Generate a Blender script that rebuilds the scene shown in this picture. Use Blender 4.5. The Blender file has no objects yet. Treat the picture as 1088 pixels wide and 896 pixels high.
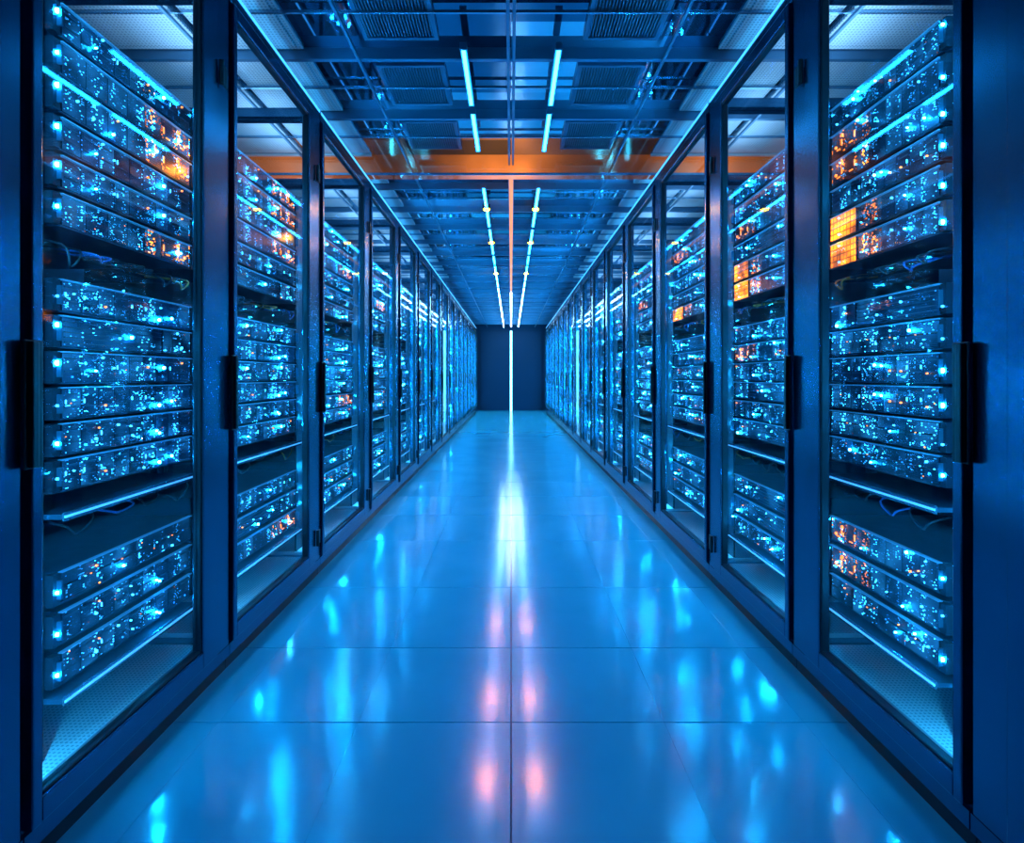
import bpy, math, random
from mathutils import Vector, Matrix
random.seed(7)
scene = bpy.context.scene
try:
    scene.view_settings.view_transform = 'Standard'
except Exception:
    pass
COL = scene.collection
ZC = 1.04            # camera height
FAR = 16.6
CEIL = 2.60

# ------------------------------------------------------------------ materials
def new_mat(name):
    m = bpy.data.materials.new(name); m.use_nodes = True
    nt = m.node_tree
    b = nt.nodes.get('Principled BSDF')
    return m, nt, b
def pmat(name, col, rough=.4, metal=0., emis=None, es=0., noise=0., nscale=20., sample=True):
    m, nt, b = new_mat(name)
    b.inputs['Base Color'].default_value = (*col, 1)
    b.inputs['Roughness'].default_value = rough
    b.inputs['Metallic'].default_value = metal
    if emis:
        b.inputs['Emission Color'].default_value = (*emis, 1)
        b.inputs['Emission Strength'].default_value = es
    tc = nt.nodes.new('ShaderNodeTexCoord')
    nz = nt.nodes.new('ShaderNodeTexNoise'); nz.inputs['Scale'].default_value = nscale
    nt.links.new(tc.outputs['Object'], nz.inputs['Vector'])
    mr = nt.nodes.new('ShaderNodeMapRange')
    mr.inputs['To Min'].default_value = max(0.02, rough - noise); mr.inputs['To Max'].default_value = min(1, rough + noise)
    nt.links.new(nz.outputs['Fac'], mr.inputs['Value'])
    nt.links.new(mr.outputs['Result'], b.inputs['Roughness'])
    if not sample:
        try: m.cycles.emission_sampling = 'NONE'
        except Exception: pass
    return m
def M(nt, op, a=None, b=None, c=None):
    n = nt.nodes.new('ShaderNodeMath'); n.operation = op
    for i, v in enumerate((a, b, c)):
        if v is None: continue
        if isinstance(v, (int, float)): n.inputs[i].default_value = v
        else: nt.links.new(v, n.inputs[i])
    return n.outputs[0]

def lit_mat(name, sy, sz, base, thresh, strength, warm=.97, metal=.5, rough=.35, glow=.6):
    """dark hardware face with a fine grid of cells, a random part of which glow, plus painted haze"""
    m, nt, b = new_mat(name)
    L = nt.links
    tc = nt.nodes.new('ShaderNodeTexCoord')
    sp = nt.nodes.new('ShaderNodeSeparateXYZ'); L.new(tc.outputs['Object'], sp.inputs[0])
    oi = nt.nodes.new('ShaderNodeObjectInfo')
    yy = M(nt, 'MULTIPLY', sp.outputs['Y'], sy); zz = M(nt, 'MULTIPLY', sp.outputs['Z'], sz)
    fy = M(nt, 'FLOOR', yy); fz = M(nt, 'FLOOR', zz)
    cb = nt.nodes.new('ShaderNodeCombineXYZ'); L.new(fy, cb.inputs[0]); L.new(fz, cb.inputs[1])
    L.new(M(nt, 'MULTIPLY', oi.outputs['Random'], 61.7), cb.inputs[2])
    wn = nt.nodes.new('ShaderNodeTexWhiteNoise'); wn.noise_dimensions = '3D'; L.new(cb.outputs[0], wn.inputs['Vector'])
    sc = nt.nodes.new('ShaderNodeSeparateColor'); L.new(wn.outputs['Color'], sc.inputs[0])
    ry = M(nt, 'ABSOLUTE', M(nt, 'SUBTRACT', M(nt, 'FRACT', yy), .5))
    rz = M(nt, 'ABSOLUTE', M(nt, 'SUBTRACT', M(nt, 'FRACT', zz), .5))
    inside = M(nt, 'MULTIPLY', M(nt, 'LESS_THAN', ry, .40), M(nt, 'LESS_THAN', rz, .28))
    lit = M(nt, 'GREATER_THAN', wn.outputs['Value'], thresh)
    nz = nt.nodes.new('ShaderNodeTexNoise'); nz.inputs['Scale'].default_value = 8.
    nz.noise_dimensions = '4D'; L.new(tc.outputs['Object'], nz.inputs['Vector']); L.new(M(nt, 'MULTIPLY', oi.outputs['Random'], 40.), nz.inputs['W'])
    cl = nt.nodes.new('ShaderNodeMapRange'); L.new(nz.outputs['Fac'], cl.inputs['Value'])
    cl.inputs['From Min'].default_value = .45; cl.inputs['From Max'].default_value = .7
    # upright columns where lights gather, the same for every unit
    n1 = nt.nodes.new('ShaderNodeTexNoise'); n1.noise_dimensions = '1D'; n1.inputs['Scale'].default_value = 22.; n1.inputs['Detail'].default_value = 0
    L.new(sp.outputs['Y'], n1.inputs['W'])
    co_ = nt.nodes.new('ShaderNodeMapRange'); L.new(n1.outputs['Fac'], co_.inputs['Value'])
    co_.inputs['From Min'].default_value = .48; co_.inputs['From Max'].default_value = .62; co_.inputs['To Min'].default_value = .05; co_.inputs['To Max'].default_value = 1.8
    s = M(nt, 'MULTIPLY', M(nt, 'MULTIPLY', inside, lit), M(nt, 'MULTIPLY', M(nt, 'POWER', sc.outputs['Red'], 2.), strength))
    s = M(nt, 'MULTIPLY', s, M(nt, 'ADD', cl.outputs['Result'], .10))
    s = M(nt, 'MULTIPLY', s, co_.outputs['Result'])
    s = M(nt, 'ADD', s, M(nt, 'MULTIPLY', M(nt, 'POWER', cl.outputs['Result'], 1.3), M(nt, 'ADD', M(nt, 'MULTIPLY', inside, glow), glow * .3)))  # painted haze: soft blue cloud emission across the face
    isw = M(nt, 'MULTIPLY', M(nt, 'GREATER_THAN', sc.outputs['Green'], warm), M(nt, 'MULTIPLY', inside, lit))
    mx = nt.nodes.new('ShaderNodeMix'); mx.data_type = 'RGBA'
    L.new(isw, mx.inputs['Factor']); mx.inputs['A'].default_value = (.02, .37, 1, 1); mx.inputs['B'].default_value = (1, .2, .01, 1)
    L.new(mx.outputs['Result'], b.inputs['Emission Color']); L.new(s, b.inputs['Emission Strength'])
    m2 = nt.nodes.new('ShaderNodeMix'); m2.data_type = 'RGBA'; L.new(inside, m2.inputs['Factor'])
    m2.inputs['A'].default_value = (*[min(1, c * 2.2) for c in base], 1); m2.inputs['B'].default_value = (*[c * .3 for c in base], 1)
    L.new(m2.outputs['Result'], b.inputs['Base Color'])
    b.inputs['Metallic'].default_value = metal; b.inputs['Roughness'].default_value = rough
    try: m.cycles.emission_sampling = 'NONE'
    except Exception: pass
    return m

m_frame = pmat('painted_steel_blue', (.03, .125, .215), .23, .85, noise=.01, nscale=6)
m_dark = pmat('black_steel', (.008, .014, .025), .4, .4, noise=.05)
m_plinth = pmat('plinth_black', (.006, .012, .022), .35, .3, noise=.05)
m_black = pmat('black_handle', (.004, .005, .008), .3, .0, noise=.05)
m_rail = pmat('galvanised_rail', (.25, .45, .6), .25, .9, noise=.04)
m_crail = pmat('ceiling_rail_metal', (.11, .24, .36), .38, .8, noise=.04)
m_slat = pmat('vent_slat', (.08, .17, .26), .4, .9, noise=.04)
m_chassis = pmat('server_chassis', (.008, .028, .055), .35, .6, noise=.05)
m_latch = pmat('latch_metal', (.05, .14, .22), .3, .8, noise=.05)
m_edge = pmat('bright_edge_metal', (.3, .58, .76), .3, .7, (.02, .38, 1), .28, noise=.05, sample=False)  # emission paints a blue glint along the server's top lip
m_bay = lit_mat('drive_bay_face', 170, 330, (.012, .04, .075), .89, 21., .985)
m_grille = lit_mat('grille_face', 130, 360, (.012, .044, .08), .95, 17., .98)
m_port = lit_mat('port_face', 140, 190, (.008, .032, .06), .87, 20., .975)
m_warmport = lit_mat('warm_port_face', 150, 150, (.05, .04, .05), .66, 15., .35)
m_cyan = pmat('led_cyan', (.1, .5, 1), .3, 0, (.03, .45, 1.), 8., sample=False)
m_point = pmat('led_point', (.1, .5, 1), .3, 0, (.004, .38, 1.), 1000.)
m_blue = pmat('led_blue', (.05, .3, 1), .3, 0, (.01, .28, 1.), 2.5, sample=False)
m_amber = pmat('led_amber', (1, .4, .1), .3, 0, (1., .19, .004), 2.8, sample=False)
m_strip = pmat('shelf_light', (.5, .8, 1), .3, 0, (.08, .5, 1.), .9, sample=False)
m_topstrip = pmat('top_edge_glow', (.3, .6, 1), .3, 0, (.06, .5, 1.), 1.6, sample=False)  # emission paints the bright line along the cabinet's top edge
TL = [pmat('ceiling_tube', (.6, .9, 1), .3, 0, c, s) for c, s in (((.015, .43, 1.), 32.), ((.06, .48, 1.), 42.), ((.12, .55, 1.), 58.), ((.25, .65, 1.), 80.), ((.34, .72, 1.), 100.))]
m_cw = pmat('centre_white_strip', (.9, .9, 1), .3, 0, (.62, .72, 1.), 42.)  # glowing strip added to fill the floor's central streak
m_warm = pmat('warm_lamp', (1, .8, .6), .3, 0, (1., .27, .0), 340.)
m_slit = pmat('door_slit_light', (.8, .9, 1), .3, 0, (.2, .72, 1.), 7)
m_cableb = pmat('blue_cable', (.02, .12, .4), .4, noise=.05)
m_cabled = pmat('black_cable', (.01, .012, .02), .4, noise=.05)
m_cableo = pmat('orange_cable', (.7, .2, .03), .4, 0, noise=.05)

def mk_amber():
    m, nt, b = new_mat('amber_module')
    L = nt.links
    tc = nt.nodes.new('ShaderNodeTexCoord'); sp = nt.nodes.new('ShaderNodeSeparateXYZ'); L.new(tc.outputs['Object'], sp.inputs[0])
    ry = M(nt, 'ABSOLUTE', M(nt, 'SUBTRACT', M(nt, 'FRACT', M(nt, 'MULTIPLY', sp.outputs['Y'], 46.)), .5))
    rz = M(nt, 'ABSOLUTE', M(nt, 'SUBTRACT', M(nt, 'FRACT', M(nt, 'MULTIPLY', sp.outputs['Z'], 50.)), .5))
    ins = M(nt, 'MULTIPLY', M(nt, 'LESS_THAN', ry, .38), M(nt, 'LESS_THAN', rz, .38))
    oi = nt.nodes.new('ShaderNodeObjectInfo')
    nz = nt.nodes.new('ShaderNodeTexNoise'); nz.noise_dimensions = '4D'; nz.inputs['Scale'].default_value = 14.; L.new(tc.outputs['Object'], nz.inputs['Vector'])
    L.new(M(nt, 'MULTIPLY', oi.outputs['Random'], 30.), nz.inputs['W'])
    mr = nt.nodes.new('ShaderNodeMapRange'); L.new(nz.outputs['Fac'], mr.inputs['Value']); mr.inputs['From Min'].default_value = .34; mr.inputs['From Max'].default_value = .62
    s = M(nt, 'MULTIPLY', M(nt, 'ADD', M(nt, 'MULTIPLY', ins, 1.), .3), M(nt, 'ADD', M(nt, 'MULTIPLY', M(nt, 'POWER', mr.outputs['Result'], 1.6), 4.5), .5))
    b.inputs['Base Color'].default_value = (.03, .01, .005, 1)
    b.inputs['Emission Color'].default_value = (1, .22, .004, 1); L.new(s, b.inputs['Emission Strength'])
    return m
m_ambmod = mk_amber()

def mk_glass():
    m, nt, b = new_mat('clear_glass'); L = nt.links
    b.inputs['Base Color'].default_value = (.8, .92, 1, 1); b.inputs['Metallic'].default_value = 1; b.inputs['Roughness'].default_value = .03
    b.inputs['Alpha'].default_value = .06
    fr = nt.nodes.new('ShaderNodeFresnel'); fr.inputs['IOR'].default_value = 1.3
    L.new(M(nt, 'MULTIPLY', fr.outputs[0], .14), b.inputs['Alpha'])
    try: m.surface_render_method = 'BLENDED'
    except Exception: pass
    return m
m_glass = mk_glass()

def mk_perf(name, col, hole, scale, rough=.4, metal=.3):
    m, nt, b = new_mat(name); L = nt.links
    tc = nt.nodes.new('ShaderNodeTexCoord')
    vm = nt.nodes.new('ShaderNodeVectorMath'); vm.operation = 'MULTIPLY'; vm.inputs[1].default_value = (scale, scale, 0)
    L.new(tc.outputs['Object'], vm.inputs[0])
    fr = nt.nodes.new('ShaderNodeVectorMath'); fr.operation = 'FRACTION'; L.new(vm.outputs[0], fr.inputs[0])
    ds = nt.nodes.new('ShaderNodeVectorMath'); ds.operation = 'DISTANCE'; L.new(fr.outputs[0], ds.inputs[0]); ds.inputs[1].default_value = (.5, .5, 0)
    mx = nt.nodes.new('ShaderNodeMix'); mx.data_type = 'RGBA'; L.new(M(nt, 'LESS_THAN', ds.outputs['Value'], .27), mx.inputs['Factor'])
    mx.inputs['A'].default_value = (*col, 1); mx.inputs['B'].default_value = (*hole, 1)
    L.new(mx.outputs['Result'], b.inputs['Base Color']); b.inputs['Roughness'].default_value = rough; b.inputs['Metallic'].default_value = metal
    return m
m_perf = mk_perf('perforated_plate', (.8, .84, .88), (.36, .44, .5), 80, metal=0)
m_perfc = mk_perf('perforated_ceiling_tile', (.62, .66, .7), (.3, .34, .38), 60, .5, 0)

def mk_floor():
    m, nt, b = new_mat('polished_tile'); L = nt.links
    tc = nt.nodes.new('ShaderNodeTexCoord')
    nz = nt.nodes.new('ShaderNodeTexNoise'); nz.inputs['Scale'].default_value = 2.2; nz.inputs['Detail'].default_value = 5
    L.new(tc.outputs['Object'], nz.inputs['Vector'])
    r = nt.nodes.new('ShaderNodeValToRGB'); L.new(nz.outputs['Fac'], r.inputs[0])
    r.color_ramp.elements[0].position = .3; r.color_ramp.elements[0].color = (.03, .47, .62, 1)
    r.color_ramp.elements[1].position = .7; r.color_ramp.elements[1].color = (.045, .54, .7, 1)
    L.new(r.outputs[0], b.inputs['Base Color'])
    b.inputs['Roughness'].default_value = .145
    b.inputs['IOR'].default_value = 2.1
    return m
m_floor = mk_floor()
m_seam = pmat('floor_seam', (.02, .14, .22), .6)

def mk_ceil():
    m, nt, b = new_mat('mirror_ceiling'); L = nt.links
    tc = nt.nodes.new('ShaderNodeTexCoord')
    vm = nt.nodes.new('ShaderNodeVectorMath'); vm.operation = 'MULTIPLY'; vm.inputs[1].default_value = (1 / .72, 1 / .6, 0)
    L.new(tc.outputs['Object'], vm.inputs[0])
    fl = nt.nodes.new('ShaderNodeVectorMath'); fl.operation = 'FLOOR'; L.new(vm.outputs[0], fl.inputs[0])
    wn = nt.nodes.new('ShaderNodeTexWhiteNoise'); L.new(fl.outputs[0], wn.inputs['Vector'])
    r = nt.nodes.new('ShaderNodeValToRGB'); L.new(wn.outputs['Value'], r.inputs[0])
    r.color_ramp.elements[0].color = (.08, .17, .26, 1); r.color_ramp.elements[1].color = (.7, .85, .95, 1)
    r.color_ramp.elements[0].position = .35
    L.new(r.outputs[0], b.inputs['Base Color'])
    b.inputs['Metallic'].default_value = .95
    b.inputs['Roughness'].default_value = .05
    return m
m_ceil = mk_ceil()
m_wall = pmat('wall_paint_dark_blue', (.03, .08, .14), .5, noise=.1, nscale=3)
m_wallf = pmat('end_wall_paint', (.006, .028, .06), .8, noise=.1, nscale=3)
m_door = pmat('door_paint', (.006, .03, .065), .75, 0, noise=.08, nscale=3)
for q in (m_wallf, m_door): q.node_tree.nodes['Principled BSDF'].inputs['Specular IOR Level'].default_value = .15

def mk_beam():
    m, nt, b = new_mat('amber_lit_beam'); L = nt.links
    tc = nt.nodes.new('ShaderNodeTexCoord')
    nz = nt.nodes.new('ShaderNodeTexNoise'); nz.inputs['Scale'].default_value = 3.; nz.inputs['Detail'].default_value = 1
    L.new(tc.outputs['Object'], nz.inputs['Vector'])
    sp = nt.nodes.new('ShaderNodeSeparateXYZ'); L.new(tc.outputs['Object'], sp.inputs[0])
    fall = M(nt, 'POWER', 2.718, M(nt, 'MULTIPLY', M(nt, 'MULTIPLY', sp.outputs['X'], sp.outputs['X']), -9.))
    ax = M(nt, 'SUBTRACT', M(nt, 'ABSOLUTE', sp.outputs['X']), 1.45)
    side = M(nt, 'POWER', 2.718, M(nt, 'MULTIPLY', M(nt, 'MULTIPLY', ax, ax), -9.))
    s = M(nt, 'MULTIPLY', M(nt, 'ADD', M(nt, 'MULTIPLY', M(nt, 'POWER', nz.outputs['Fac'], 2.), 2.), .4), M(nt, 'ADD', M(nt, 'ADD', .07, M(nt, 'MULTIPLY', fall, .9)), M(nt, 'MULTIPLY', side, .5)))  # amber light painted as emission, strongest mid-span and above the cabinets
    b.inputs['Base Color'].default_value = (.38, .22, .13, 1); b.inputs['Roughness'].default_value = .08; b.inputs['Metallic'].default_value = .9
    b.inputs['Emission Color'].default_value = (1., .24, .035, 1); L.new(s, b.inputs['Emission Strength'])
    return m
m_beam = mk_beam()
m_amberline = pmat('amber_line', (.3, .12, .03), .3, 0, (1., .25, .04), 1.3, sample=False)  # emission paints the orange reflection on the ceiling's centre rail

# ------------------------------------------------------------------ mesh builder
class MB:
    def __init__(s, sx=1): s.v = []; s.f = []; s.m = []; s.mats = []; s.sx = sx
    def mi(s, mat):
        if mat not in s.mats: s.mats.append(mat)
        return s.mats.index(mat)
    def quadf(s, idx, mat):
        s.f.append(tuple(idx) if s.sx > 0 else tuple(reversed(idx))); s.m.append(s.mi(mat))
    def box(s, x0, x1, y0, y1, z0, z1, mat, front=None):
        x0, x1 = sorted((x0, x1)); y0, y1 = sorted((y0, y1)); z0, z1 = sorted((z0, z1))
        o = len(s.v)
        for x in (x0, x1):
            for y in (y0, y1):
                for z in (z0, z1): s.v.append((x * s.sx, y, z))
        q = [(0, 1, 3, 2), (4, 6, 7, 5), (0, 4, 5, 1), (2, 3, 7, 6), (0, 2, 6, 4), (1, 5, 7, 3)]
        for i, a in enumerate(q):
            s.quadf([o + k for k in a], front if (front and i == 1) else mat)
        return s
    def cyl(s, p, r, h, axis, mat, n=12):
        o = len(s.v)
        for e in (0, h):
            for i in range(n):
                a = 2 * math.pi * i / n; c, d = r * math.cos(a), r * math.sin(a)
                if axis == 'x': q = (p[0] + e, p[1] + c, p[2] + d)
                elif axis == 'y': q = (p[0] + d, p[1] + e, p[2] + c)
                else: q = (p[0] + c, p[1] + d, p[2] + e)
                s.v.append((q[0] * s.sx, q[1], q[2]))
        for i in range(n):
            j = (i + 1) % n
            s.quadf([o + i, o + j, o + n + j, o + n + i], mat)
        s.quadf([o + i for i in reversed(range(n))], mat); s.quadf([o + n + i for i in range(n)], mat)
        return s
    def tube(s, pts, r, mat, n=6):
        P = [Vector(p) for p in pts]; o = len(s.v)
        for i, p in enumerate(P):
            t = (P[min(i + 1, len(P) - 1)] - P[max(i - 1, 0)]).normalized()
            up = Vector((0, 0, 1)) if abs(t.z) < .9 else Vector((1, 0, 0))
            a = t.cross(up).normalized(); b = a.cross(t)
            for k in range(n):
                an = 2 * math.pi * k / n
                s.v.append(tuple(p + a * (r * math.cos(an)) + b * (r * math.sin(an))))
        for i in range(len(P) - 1):
            for k in range(n):
                l = (k + 1) % n
                s.quadf([o + i * n + k, o + i * n + l, o + (i + 1) * n + l, o + (i + 1) * n + k], mat)
        return s
    def add(s, other, dx=0, dy=0, dz=0, sy=1):
        o = len(s.v)
        for v in other.v: s.v.append((v[0] + dx, v[1] * sy + dy, v[2] + dz))
        for f, mi in zip(other.f, other.m):
            s.f.append(tuple(o + k for k in f)); s.m.append(s.mi(other.mats[mi]))
    def mesh(s, name):
        me = bpy.data.meshes.new(name); me.from_pydata(s.v, [], s.f)
        for m in s.mats: me.materials.append(m)
        me.polygons.foreach_set('material_index', s.m); me.update()
        return me
def obj(name, data, parent=None, loc=(0, 0, 0), bevel=0):
    o = bpy.data.objects.new(name, data); COL.objects.link(o); o.location = loc
    if parent: o.parent = parent
    if bevel:
        b = o.modifiers.new('bevel', 'BEVEL'); b.width = bevel; b.segments = 2; b.limit_method = 'ANGLE'
    return o
def tag(o, label, cat, group=None, kind=None):
    o['label'] = label; o['category'] = cat
    if group: o['group'] = group
    if kind: o['kind'] = kind
def struct(name, mb, label):
    o = obj(name, mb.mesh(name)); o['kind'] = 'structure'; o['label'] = label; o['category'] = name.split('_')[0]; return o

# ------------------------------------------------------------------ room shell
XW = 2.3
ys = [-1.2, -.6, 0, .55, 1.10, 1.64, 2.09, 2.69, 3.45]
while ys[-1] < FAR: ys.append(ys[-1] + .64)
ys[-1] = FAR
xs = [-XW, -1.75, -1.3, -.88, -.46, 0, .46, .88, 1.3, 1.75, XW]
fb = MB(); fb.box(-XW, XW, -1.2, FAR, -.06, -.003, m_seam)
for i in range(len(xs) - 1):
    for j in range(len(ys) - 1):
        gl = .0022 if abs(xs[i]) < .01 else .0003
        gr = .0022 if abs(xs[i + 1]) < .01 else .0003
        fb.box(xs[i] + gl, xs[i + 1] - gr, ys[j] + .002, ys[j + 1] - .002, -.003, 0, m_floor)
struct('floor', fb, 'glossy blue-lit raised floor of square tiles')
struct('ceiling', MB().box(-XW, XW, -1.2, FAR, CEIL, CEIL + .06, m_ceil), 'dark reflective panelled ceiling')
struct('wall_left', MB().box(-XW - .1, -XW, -1.2, FAR, -.06, CEIL + .06, m_wall), 'dark blue wall behind the cabinets')
struct('wall_right', MB().box(XW, XW + .1, -1.2, FAR, -.06, CEIL + .06, m_wall), 'dark blue wall behind the cabinets')
struct('wall_back', MB().box(-XW, XW, -1.3, -1.2, -.06, CEIL + .06, m_wall), 'dark blue wall closing the aisle')
struct('wall_front', MB().box(-XW, XW, FAR, FAR + .1, -.06, CEIL + .06, m_wallf), 'dark blue end wall with double doors')
for n, s in ((1, -1), (2, 1)):
    d = MB(); d.box(s * .034, s * .92, FAR - .06, FAR, .0, 2.4, m_door)
    d.box(s * .12, s * .83, FAR - .07, FAR - .06, .15, 2.25, m_door)
    struct('door_%d' % n, d, 'tall dark blue door leaf beside a bright gap')
sl = obj('light_strip', MB().box(-.028, .028, FAR - .05, FAR - .001, .0, 2.42, m_slit).mesh('light_strip'))
tag(sl, 'bright white vertical light strip between the end doors', 'light')

tn = 1
def trim(mb, label):
    global tn
    struct('trim_%d' % tn, mb, label); tn += 1
y = 1.4; kk = 0
while y < FAR - .2:
    if abs(y - 3.88) > .12:
        if kk % 2 == 0:
            trim(MB().box(-XW, XW, y - .012, y + .012, CEIL - .055, CEIL, m_crail), 'thin metal rail across the ceiling')
        else:
            trim(MB().box(-XW, XW, y - .005, y + .005, CEIL - .03, CEIL - .018, m_rail), 'slim metal rod across the ceiling')
    y += .3; kk += 1
trim(MB().box(-.02, -.006, 0, FAR, CEIL - .075, CEIL - .0555, m_crail).box(.006, .02, 0, FAR, CEIL - .075, CEIL - .0555, m_crail), 'double metal rail along the ceiling centre')
for x in (-.72, .72, -1.42, 1.42):
    trim(MB().box(x - .006, x + .006, 0, FAR, CEIL - .070, CEIL - .0555, m_crail), 'thin metal rail along the ceiling')
trim(MB().box(-.015, .015, 3.95, 9.6, CEIL - .084, CEIL - .0755, m_amberline), 'amber lit strip under the centre rail')
trim(MB().box(-.012, .012, 9.61, FAR - .3, CEIL - .084, CEIL - .0755, m_cw), 'white lit strip under the centre rail')
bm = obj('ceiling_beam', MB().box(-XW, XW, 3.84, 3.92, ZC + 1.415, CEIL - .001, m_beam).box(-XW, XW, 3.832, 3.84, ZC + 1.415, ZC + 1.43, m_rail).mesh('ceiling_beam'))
tag(bm, 'amber lit metal beam crossing under the ceiling', 'beam')

pm = {}
for s in (-1, 1):
    for (a, b) in ((.98, 1.40), (1.44, 2.2)):
        for i in range(12):
            y0 = 1.42 + .6 * i
            key = (s, a)
            if key not in pm:
                pm[key] = MB().box(s * a, s * b, 0, .56, -.012, 0, m_perfc).box(s * (a + .03), s * (b - .03), .03, .53, -.016, -.012, m_perfc).mesh('ceiling_panel')
            o = obj('ceiling_panel', pm[key], loc=(0, y0, CEIL - .001)); tag(o, 'pale grey perforated ceiling panel above the cabinets', 'ceiling panel', 'pale ceiling panels')
vb = MB(); vb.box(-.17, .17, -.2, -.18, -.02, 0, m_slat).box(-.17, .17, .18, .2, -.02, 0, m_slat).box(-.17, -.15, -.18, .18, -.02, 0, m_slat).box(.15, .17, -.18, .18, -.02, 0, m_slat)
vbs = MB()
for i in range(22):
    x = -.145 + i * .0138; vbs.box(x - .003, x + .003, -.18, .18, -.016, -.002, m_slat)
vfm = vb.mesh('vent_frame'); vsm = vbs.mesh('slats'); vbk = MB().box(-.15, .15, -.18, .18, -.002, 0, m_dark).mesh('vent_back')
for s in (-1, 1):
    for yy in (2.3, 2.9, 3.5):
        e = obj('air_vent', None, loc=(s * .5, yy, CEIL - .002)); tag(e, 'slatted metal air vent set into the ceiling', 'air vent', 'ceiling air vents')
        obj('frame', vfm, e); obj('slats', vsm, e); obj('back_plate', vbk, e)
tubes = [MB().box(-.008, .008, -.25, .25, -.010, 0, mm).mesh('tube') for mm in TL]
tubeh = MB().box(-.016, .016, -.26, .26, 0, .02, m_crail).box(-.016, .016, -.262, -.25, -.012, 0, m_crail).box(-.016, .016, .25, .262, -.012, 0, m_crail).mesh('housing')
for s in (-1, 1):
    yy = 2.7
    while yy < FAR - .5:
        if abs(yy - 3.9) > .25:
            q = 0 if yy < 7.6 else 1 if yy < 8.8 else 2 if yy < 10 else 3 if yy < 11.3 else 4
            e = obj('tube_light', None, loc=(s * .215, yy, CEIL - .085)); tag(e, 'slim cyan tube light hanging under the ceiling' if q < 2 else 'slim pale tube light hanging under the ceiling', 'light', 'ceiling tube lights')
            obj('tube', tubes[q], e); obj('housing', tubeh, e)
        yy += .6
dl = MB().cyl((0, 0, -.006), .027, .006, 'z', m_warm, 20).mesh('lamp'); dh = MB().cyl((0, 0, 0), .034, .04, 'z', m_dark, 20).mesh('housing')
for s in (-1, 1):
    for yy in (4.8, 6.0, 7.8):
        e = obj('downlight', None, loc=(s * .215, yy, CEIL - .09)); tag(e, 'small round warm white downlight on the ceiling', 'light', 'warm downlights')
        obj('lamp', dl, e); obj('housing', dh, e)

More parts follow.
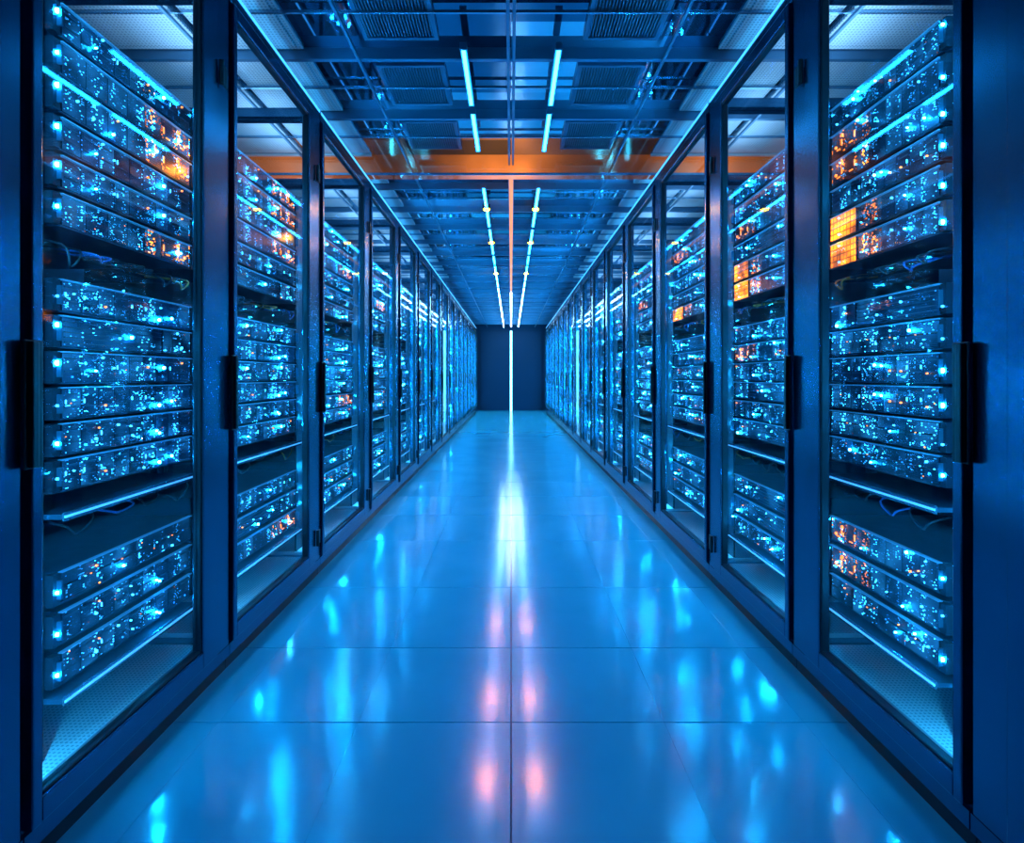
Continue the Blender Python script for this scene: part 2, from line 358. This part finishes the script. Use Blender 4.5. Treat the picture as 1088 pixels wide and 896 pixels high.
# ------------------------------------------------------------------ servers
SW = .60; SH = .082
rp = random.Random(3)
def server_parts(kind, sx):
    P = []
    ch = MB(sx); ch.box(-.58, 0, -.285, .285, 0, SH, m_chassis)
    ch.box(0, .012, -.285, .285, SH - .003, SH, m_edge).box(0, .006, -.285, .285, 0, .003, m_latch)
    P.append(('chassis', ch))
    for sy in (-1, 1):
        e = MB(sx); e.box(-.012, .008, sy * .287, sy * .31, .002, SH - .002, m_dark).box(.008, .02, sy * .293, sy * .299, .018, SH - .018, m_latch)
        P.append(('mounting_ear', e))
    leds = []
    if kind == 'drive':
        n = 9; w = .56 / n
        for i in range(n):
            y0 = -.28 + i * w
            b = MB(sx); b.box(.0, .006, y0 + .001, y0 + w - .001, .005, SH - .005, m_chassis, m_bay)
            b.box(.006, .009, y0 + .006, y0 + w - .012, SH - .020, SH - .016, m_latch)
            b.box(.006, .009, y0 + .006, y0 + w - .012, .030, .033, m_latch)
            q = rp.random()
            if q < .3: b.box(.006, .0085, y0 + .010, y0 + .012, .04, .050, m_cyan)
            elif q < .6: b.box(.006, .0085, y0 + .030, y0 + .034, .016, .020, m_blue)
            P.append(('drive_bay', b))
    elif kind == 'grille':
        b = MB(sx); b.box(0, .006, -.28, .12, .005, SH - .005, m_chassis, m_grille)
        for i in range(5):
            b.box(.006, .010, -.275, .118, .014 + i * .013, .016 + i * .013, m_latch)
        P.append(('front_grille', b))
        for i in range(3):
            y0 = .125 + i * .052
            b = MB(sx); b.box(0, .008, y0 + .001, y0 + .050, .005, SH - .005, m_chassis, m_port); b.box(.008, .0105, y0 + .010, y0 + .016, .012, .015, m_cyan)
            P.append(('drive_bay', b))
    elif kind == 'switch':
        for i in range(4):
            y0 = -.28 + i * .14
            b = MB(sx); b.box(0, .008, y0 + .001, y0 + .139, .006, .042, m_chassis, m_port).box(0, .006, y0 + .001, y0 + .139, .046, SH - .006, m_chassis, m_bay)
            for k in range(6):
                if rp.random() < .5: b.box(.008, .0105, y0 + .012 + k * .02, y0 + .016 + k * .02, .043, .0455, [m_cyan, m_blue, m_blue, m_cyan, m_amber, m_blue][(k + i) % 6])
            P.append(('port_block', b))
    elif kind == 'amber':
        b = MB(sx); b.box(0, .010, .12, .28, .001, SH, m_chassis, m_ambmod); P.append(('amber_light_panel', b))
        n = 6; w = .39 / n
        for i in range(n):
            y0 = -.28 + i * w
            b = MB(sx); b.box(.0, .006, y0 + .001, y0 + w - .001, .005, SH - .005, m_chassis, m_bay if i < 4 else m_warmport)
            P.append(('drive_bay', b))
    elif kind == 'warm':
        n = 7; w = .56 / n
        for i in range(n):
            y0 = -.28 + i * w
            b = MB(sx); b.box(.0, .006, y0 + .001, y0 + w - .001, .005, SH - .005, m_chassis, m_warmport if i > 3 else m_bay)
            if i > 4: b.box(.006, .0085, y0 + .010, y0 + .014, .03, .05, m_amber); b.box(.006, .0085, y0 + .024, y0 + .044, .02, .023, m_amber)
            P.append(('drive_bay', b))
        leds += [(.2, .06, m_amber, .006), (.24, .03, m_amber, .005)]
    for yy in (-.30, .30):
        if rp.random() < .7: leds.append((yy, .02 + rp.random() * .045, m_point, .0034 + rp.random() * .0032))
        else: leds.append((yy, .02 + rp.random() * .045, m_cyan, .003))
    for i in range(rp.choice((1, 2, 2))): leds.append((-.24 + rp.random() * .5, .012 + rp.random() * .06, m_point, .0018 + rp.random() * .0026))
    for i in range(rp.choice((2, 4, 5))):
        leds.append((-.26 + rp.random() * .52, .012 + rp.random() * .06, m_cyan if rp.random() < .8 else m_amber, .0018 + rp.random() * .0016))
    for (yy, zz, mt, r) in leds:
        e = MB(sx).cyl((.0085 if abs(yy) > .29 else .010, yy, zz), r, .005, 'x', mt, 8); P.append(('indicator_light', e))
    return P
LAB = {'drive': 'dark rack server with drive bays and cyan lights', 'grille': 'dark rack server with a vented grille front',
       'switch': 'dark network switch with rows of lit ports', 'amber': 'rack server with a glowing amber module',
       'warm': 'dark rack server with orange lights on its bays'}
cache = {}
def server_meshes(kind, sx):
    var = random.randrange(4) if kind != 'amber' else 0
    if (kind, sx, var) not in cache:
        P = server_parts(kind, sx)
        j = MB(1)
        for n, p in P: j.add(p)
        cache[(kind, sx, var)] = ([(n, p.mesh(n)) for n, p in P], j.mesh('server'), j)
    return cache[(kind, sx, var)]
def place_server(kind, sx, X, yc, z, sy, detail):
    parts, joined, _ = server_meshes(kind, sx)
    if detail:
        e = obj('rack_server', None, loc=(X, yc, z)); e.scale = (1, sy, 1)
        for n, me in parts: obj(n, me, e)
    else:
        e = obj('rack_server', joined, loc=(X, yc, z)); e.scale = (1, sy, 1)
    tag(e, LAB[kind], 'server', 'rack servers in the cabinets')
    return e

UP = [1.412 + i * .094 for i in range(6)]
MID = [.752 + i * .0895 for i in range(6)]
LOW = [.275 + i * .1 for i in range(3)]
SETB = .12

# ------------------------------------------------------------------ cabinets
BL = [.30, 1.12, 1.94, 2.86, 3.87, 4.87]
BR = [.30, 1.19, 1.94, 2.76, 3.80, 4.82]
for B in (BL, BR):
    st = (16.1 + .5 - B[-1] - .9) / 11
    while len(B) < 17: B.append(B[-1] + st)
H = 2.43
ccache = {}
def cab_meshes(w, sx):
    key = (round(w, 3), sx)
    if key in ccache: return ccache[key]
    R = {}
    f = MB(sx)
    f.box(-.05, 0, w - .095, w - .006, .09, H, m_frame)
    f.box(-.085, -.032, .004, .030, .11, H, m_frame)
    for yy in (.004, w - .045): f.box(-.86, -.82, yy, yy + .038, .11, H, m_frame)
    f.box(-.05, 0, .004, w - .0955, H - .05, H, m_frame)
    f.box(-.86, -.82, .043, w - .046, H - .05, H, m_frame)
    f.box(-.819, -.0855, .004, .034, H - .05, H, m_frame); f.box(-.819, -.051, w - .04, w - .008, H - .05, H, m_frame)
    R['frame'] = f.mesh('frame')
    R['top_glow_strip'] = MB(sx).box(0, .003, .01, w - .01, H - .012, H - .001, m_topstrip).mesh('top_glow_strip')  # added glowing strip, paints the lit top edge
    p = MB(sx); p.box(-.86, -.015, .002, w - .002, 0, .05, m_plinth).box(-.86, 0.0, .002, w - .002, .05, .09, m_frame)
    R['plinth'] = p.mesh('plinth')
    R['base_panel'] = MB(sx).box(-.81, -.086, .04, w - .046, .091, .108, m_perf).mesh('base_panel')
    y0, y1 = .20, w - .02
    rr = MB(sx)
    rr.box(-.16, -.13, y0 - .02, y0 - .001, .11, 2.0, m_dark)
    for i in range(36): rr.box(-.13, -.127, y0 - .014, y0 - .007, .14 + i * .05, .15 + i * .05, m_rail)
    R['rack_rail'] = rr.mesh('rack_rail')
    R['blank_panel'] = MB(sx).box(-.15, -.14, .04, y0 - .022, .11, 2.0, m_dark).mesh('blank_panel')
    sh = MB(sx); sh.box(-.62, -.085, y0, y1 - .03, -.012, 0, m_latch); sh.box(-.085, -.08, y0, y1 - .03, -.016, .004, m_rail)
    R['shelf'] = sh.mesh('shelf')
    R['light_strip'] = MB(sx).box(-.08, -.077, y0, y1 - .03, -.008, -.003, m_strip).mesh('light_strip')
    d = MB(sx); a, b = .008, w - .100
    zb, zt = .098, H - .055
    d.box(-.025, .012, a, a + .025, zb, zt, m_frame); d.box(-.025, .012, b - .085, b, zb, zt, m_frame)
    d.box(-.025, .012, a + .025, b - .085, zb, zb + .055, m_frame); d.box(-.025, .012, a + .025, b - .085, zt - .05, zt, m_frame)
    for (q0, q1, r0, r1) in ((a + .025, a + .032, zb + .055, zt - .05), (b - .092, b - .085, zb + .055, zt - .05)):
        d.box(-.02, .006, q0, q1, r0, r1, m_dark)
    d.box(-.02, .006, a + .032, b - .092, zb + .055, zb + .062, m_dark); d.box(-.02, .006, a + .032, b - .092, zt - .057, zt - .05, m_dark)
    R['door'] = d.mesh('door')
    R['glass_pane'] = MB(sx).box(-.010, -.005, a + .032, b - .092, zb + .062, zt - .057, m_glass).mesh('glass_pane')
    h = MB(sx); h.box(.012, .017, -.016, a + .020, .85, 1.115, m_black)
    h.box(.017, .030, -.012, .004, .853, 1.112, m_black)
    R['handle'] = h.mesh('handle')
    hg = MB(sx); hg.box(.0125, .018, b + .005, b + .05, -.035, .035, m_black).cyl((.021, b + .006, -.04), .008, .08, 'z', m_black, 12)
    R['hinge'] = hg.mesh('hinge')
    ccache[key] = R
    return R

stuff = MB(1)
kinds = ['drive', 'grille', 'switch', 'drive', 'drive', 'grille', 'switch']
WARM = {('l', 1): [(0, 3), (0, 4), (0, 0)], ('l', 2): [(0, 2), (0, 4), (0, 5), (2, 0)], ('l', 3): [(0, 3), (1, 1)],
        ('r', 1): [(0, 3), (0, 4), (2, 1), (2, 2)], ('r', 2): [(0, 3), (1, 4)], ('r', 3): [(0, 4)], ('l', 4): [(0, 2)], ('r', 4): [(0, 2)]}
for side, sx in (('l', 1), ('r', -1)):
    X = -sx * 1.0
    B = BL if side == 'l' else BR
    for k in range(16):
        w = B[k + 1] - B[k]
        R = cab_meshes(w, sx)
        c = obj('server_cabinet', None, loc=(X, B[k], 0))
        tag(c, 'tall blue steel server cabinet with a glass door', 'server cabinet', 'server cabinets lining the aisle')
        near = k < 5
        obj('frame', R['frame'], c, bevel=.003 if near else 0); obj('plinth', R['plinth'], c); obj('base_panel', R['base_panel'], c)
        obj('top_glow_strip', R['top_glow_strip'], c)
        obj('rack_rail', R['rack_rail'], c); obj('blank_panel', R['blank_panel'], c)
        for z in (.705, .258):
            obj('shelf', R['shelf'], c, (0, 0, z))
            obj('light_strip', R['light_strip'], c, (0, 0, z))
        d = obj('door', R['door'], c, bevel=.004 if near else 0)
        obj('glass_pane', R['glass_pane'], d)
        obj('handle', R['handle'], d, bevel=.003 if near else 0)
        for z in (2.07, .22):
            if z > 1 or k > 1: obj('hinge', R['hinge'], d, (0, 0, z))
        if k >= 1:
            L = bpy.data.lights.new('uplight', 'AREA'); L.shape = 'RECTANGLE'; L.size = .25; L.size_y = w - .3  # fill lamp added on the cabinet to brighten the ceiling
            L.color = (.26, .6, 1.); L.energy = 2.4 if k < 8 else 1.9
            lo = obj('uplight', L, c, (-.45 * sx, w / 2, H - .02)); lo.rotation_euler = (math.radians(180), 0, 0)
        if k == 0: continue
        ys0 = B[k] + .205; ys1 = B[k + 1] - .02
        sy = (ys1 - ys0) / .62; yc = (ys0 + ys1) / 2
        Xs = X - sx * SETB
        for gi, lst in enumerate((UP, MID, LOW)):
            for i, z in enumerate(lst):
                kd = random.choice(kinds)
                if side == 'r' and gi == 0 and ((i == 0 and k < 4) or (i == 1 and k < 3)): kd = 'amber'
                if (gi, i) in WARM.get((side, k), []): kd = 'warm'
                if k <= 10: place_server(kd, sx, Xs, yc, z, sy, k <= 3)
                else:
                    stuff.add(server_meshes(kd, sx)[2], Xs, yc, z, sy)
        if side == 'r' and k < 3:
            L = bpy.data.lights.new('amber_glow', 'POINT'); L.color = (1, .24, .01); L.energy = 1.3; L.shadow_soft_size = .012  # added fill lamp, warm bloom around the amber modules
            obj('amber_glow', L, c, (.05, (w - .02 - .01), 1.50))
        if side == 'l' and k < 3:
            L = bpy.data.lights.new('amber_glow', 'POINT'); L.color = (1, .24, .01); L.energy = 1.1; L.shadow_soft_size = .012  # added fill lamp, warm glow beside the orange bays
            obj('amber_glow', L, c, (-.065, (w - .02 - .01), 1.76))
        L = bpy.data.lights.new('cabinet_lamp', 'AREA'); L.shape = 'RECTANGLE'; L.size = .03; L.size_y = w - .2  # fill lamp added below the top rail to brighten the servers
        L.color = (.04, .46, 1.); L.energy = 4.5; L.spread = math.radians(80)
        lo = obj('cabinet_lamp', L, c, (-.05 * sx, w / 2, 2.36)); lo.rotation_euler = (0, math.radians(50) * sx, 0)
        L = bpy.data.lights.new('cabinet_lamp', 'AREA'); L.shape = 'RECTANGLE'; L.size = .015; L.size_y = 2.1  # upright fill lamp added behind the near post to light server fronts
        L.color = (.02, .47, 1.); L.energy = 13.5 if k < 4 else 17.0
        lo = obj('cabinet_lamp', L, c, (-.045 * sx, .038, 1.2))
        n = Vector((-.45 * sx, 1, 0)).normalized()
        zax = -n; yax = Vector((0, 0, 1)); xax = yax.cross(zax)
        lo.rotation_euler = Matrix((xax, yax, zax)).transposed().to_euler()
so = obj('distant_rack_servers', stuff.mesh('distant_rack_servers')); tag(so, 'rows of small dark servers with cyan lights in cabinets', 'server', None, 'stuff')

# ------------------------------------------------------------------ cables
def bez(pts, n=6):
    out = []
    for i in range(len(pts) - 1):
        p0 = Vector(pts[max(i - 1, 0)]); p1 = Vector(pts[i]); p2 = Vector(pts[i + 1]); p3 = Vector(pts[min(i + 2, len(pts) - 1)])
        for k in range(n):
            t = k / n
            out.append(.5 * ((2 * p1) + (p2 - p0) * t + (2 * p0 - 5 * p1 + 4 * p2 - p3) * t * t + (3 * p1 - p0 - 3 * p2 + p3) * t ** 3))
    out.append(Vector(pts[-1])); return out
def cable(pts, r, mat, label):
    o = obj('network_cable', MB().tube(bez(pts), r, mat).mesh('network_cable')); tag(o, label, 'cable', 'network cables in the cabinets')
CL = [(m_cableb, 'thin blue network cable looped between servers'), (m_cabled, 'thin black network cable looped between servers'), (m_cableo, 'thin orange network cable looped between servers')]
for sx in (1, -1):
    B = BL if sx == 1 else BR
    for k in (1, 2, 3):
        y0, y1 = B[k] + .24, B[k + 1] - .04
        for zb, zt, n in ((1.30, 1.40, 6), (.60, .70, 4)):
            stp = (y1 - y0) / n
            for i in range(n):
                r = random.random
                m, lb = CL[(i * 2 + k) % 3] if i % 2 else CL[1]
                a = y0 + i * stp + .006; b = a + stp - .014
                Xc = -sx * (1.0 + SETB - .005 + r() * .02)
                Xi = -sx * (1.0 + SETB + .15)
                cable([(Xi, a, zt - .01), (Xc, a + .01, zt - .02 - r() * .03), (Xc, (a + b) / 2, zb + .02 + r() * .05), (Xc, b - .01, zt - .03), (Xi, b, zt - .015)], .003, m, lb)

# ------------------------------------------------------------------ world & camera
w = bpy.data.worlds.new('world'); scene.world = w; w.use_nodes = True
w.node_tree.nodes['Background'].inputs[0].default_value = (.01, .04, .09, 1); w.node_tree.nodes['Background'].inputs[1].default_value = .6
cam = bpy.data.cameras.new('camera'); cam.sensor_width = 36; cam.lens = 580 / 1088 * 36; cam.shift_y = -48 / 1088; cam.shift_x = .0009; cam.clip_start = .02
co = bpy.data.objects.new('camera', cam); COL.objects.link(co); co.location = (0, 0, ZC); co.rotation_euler = (math.radians(90), 0, 0)
scene.camera = co
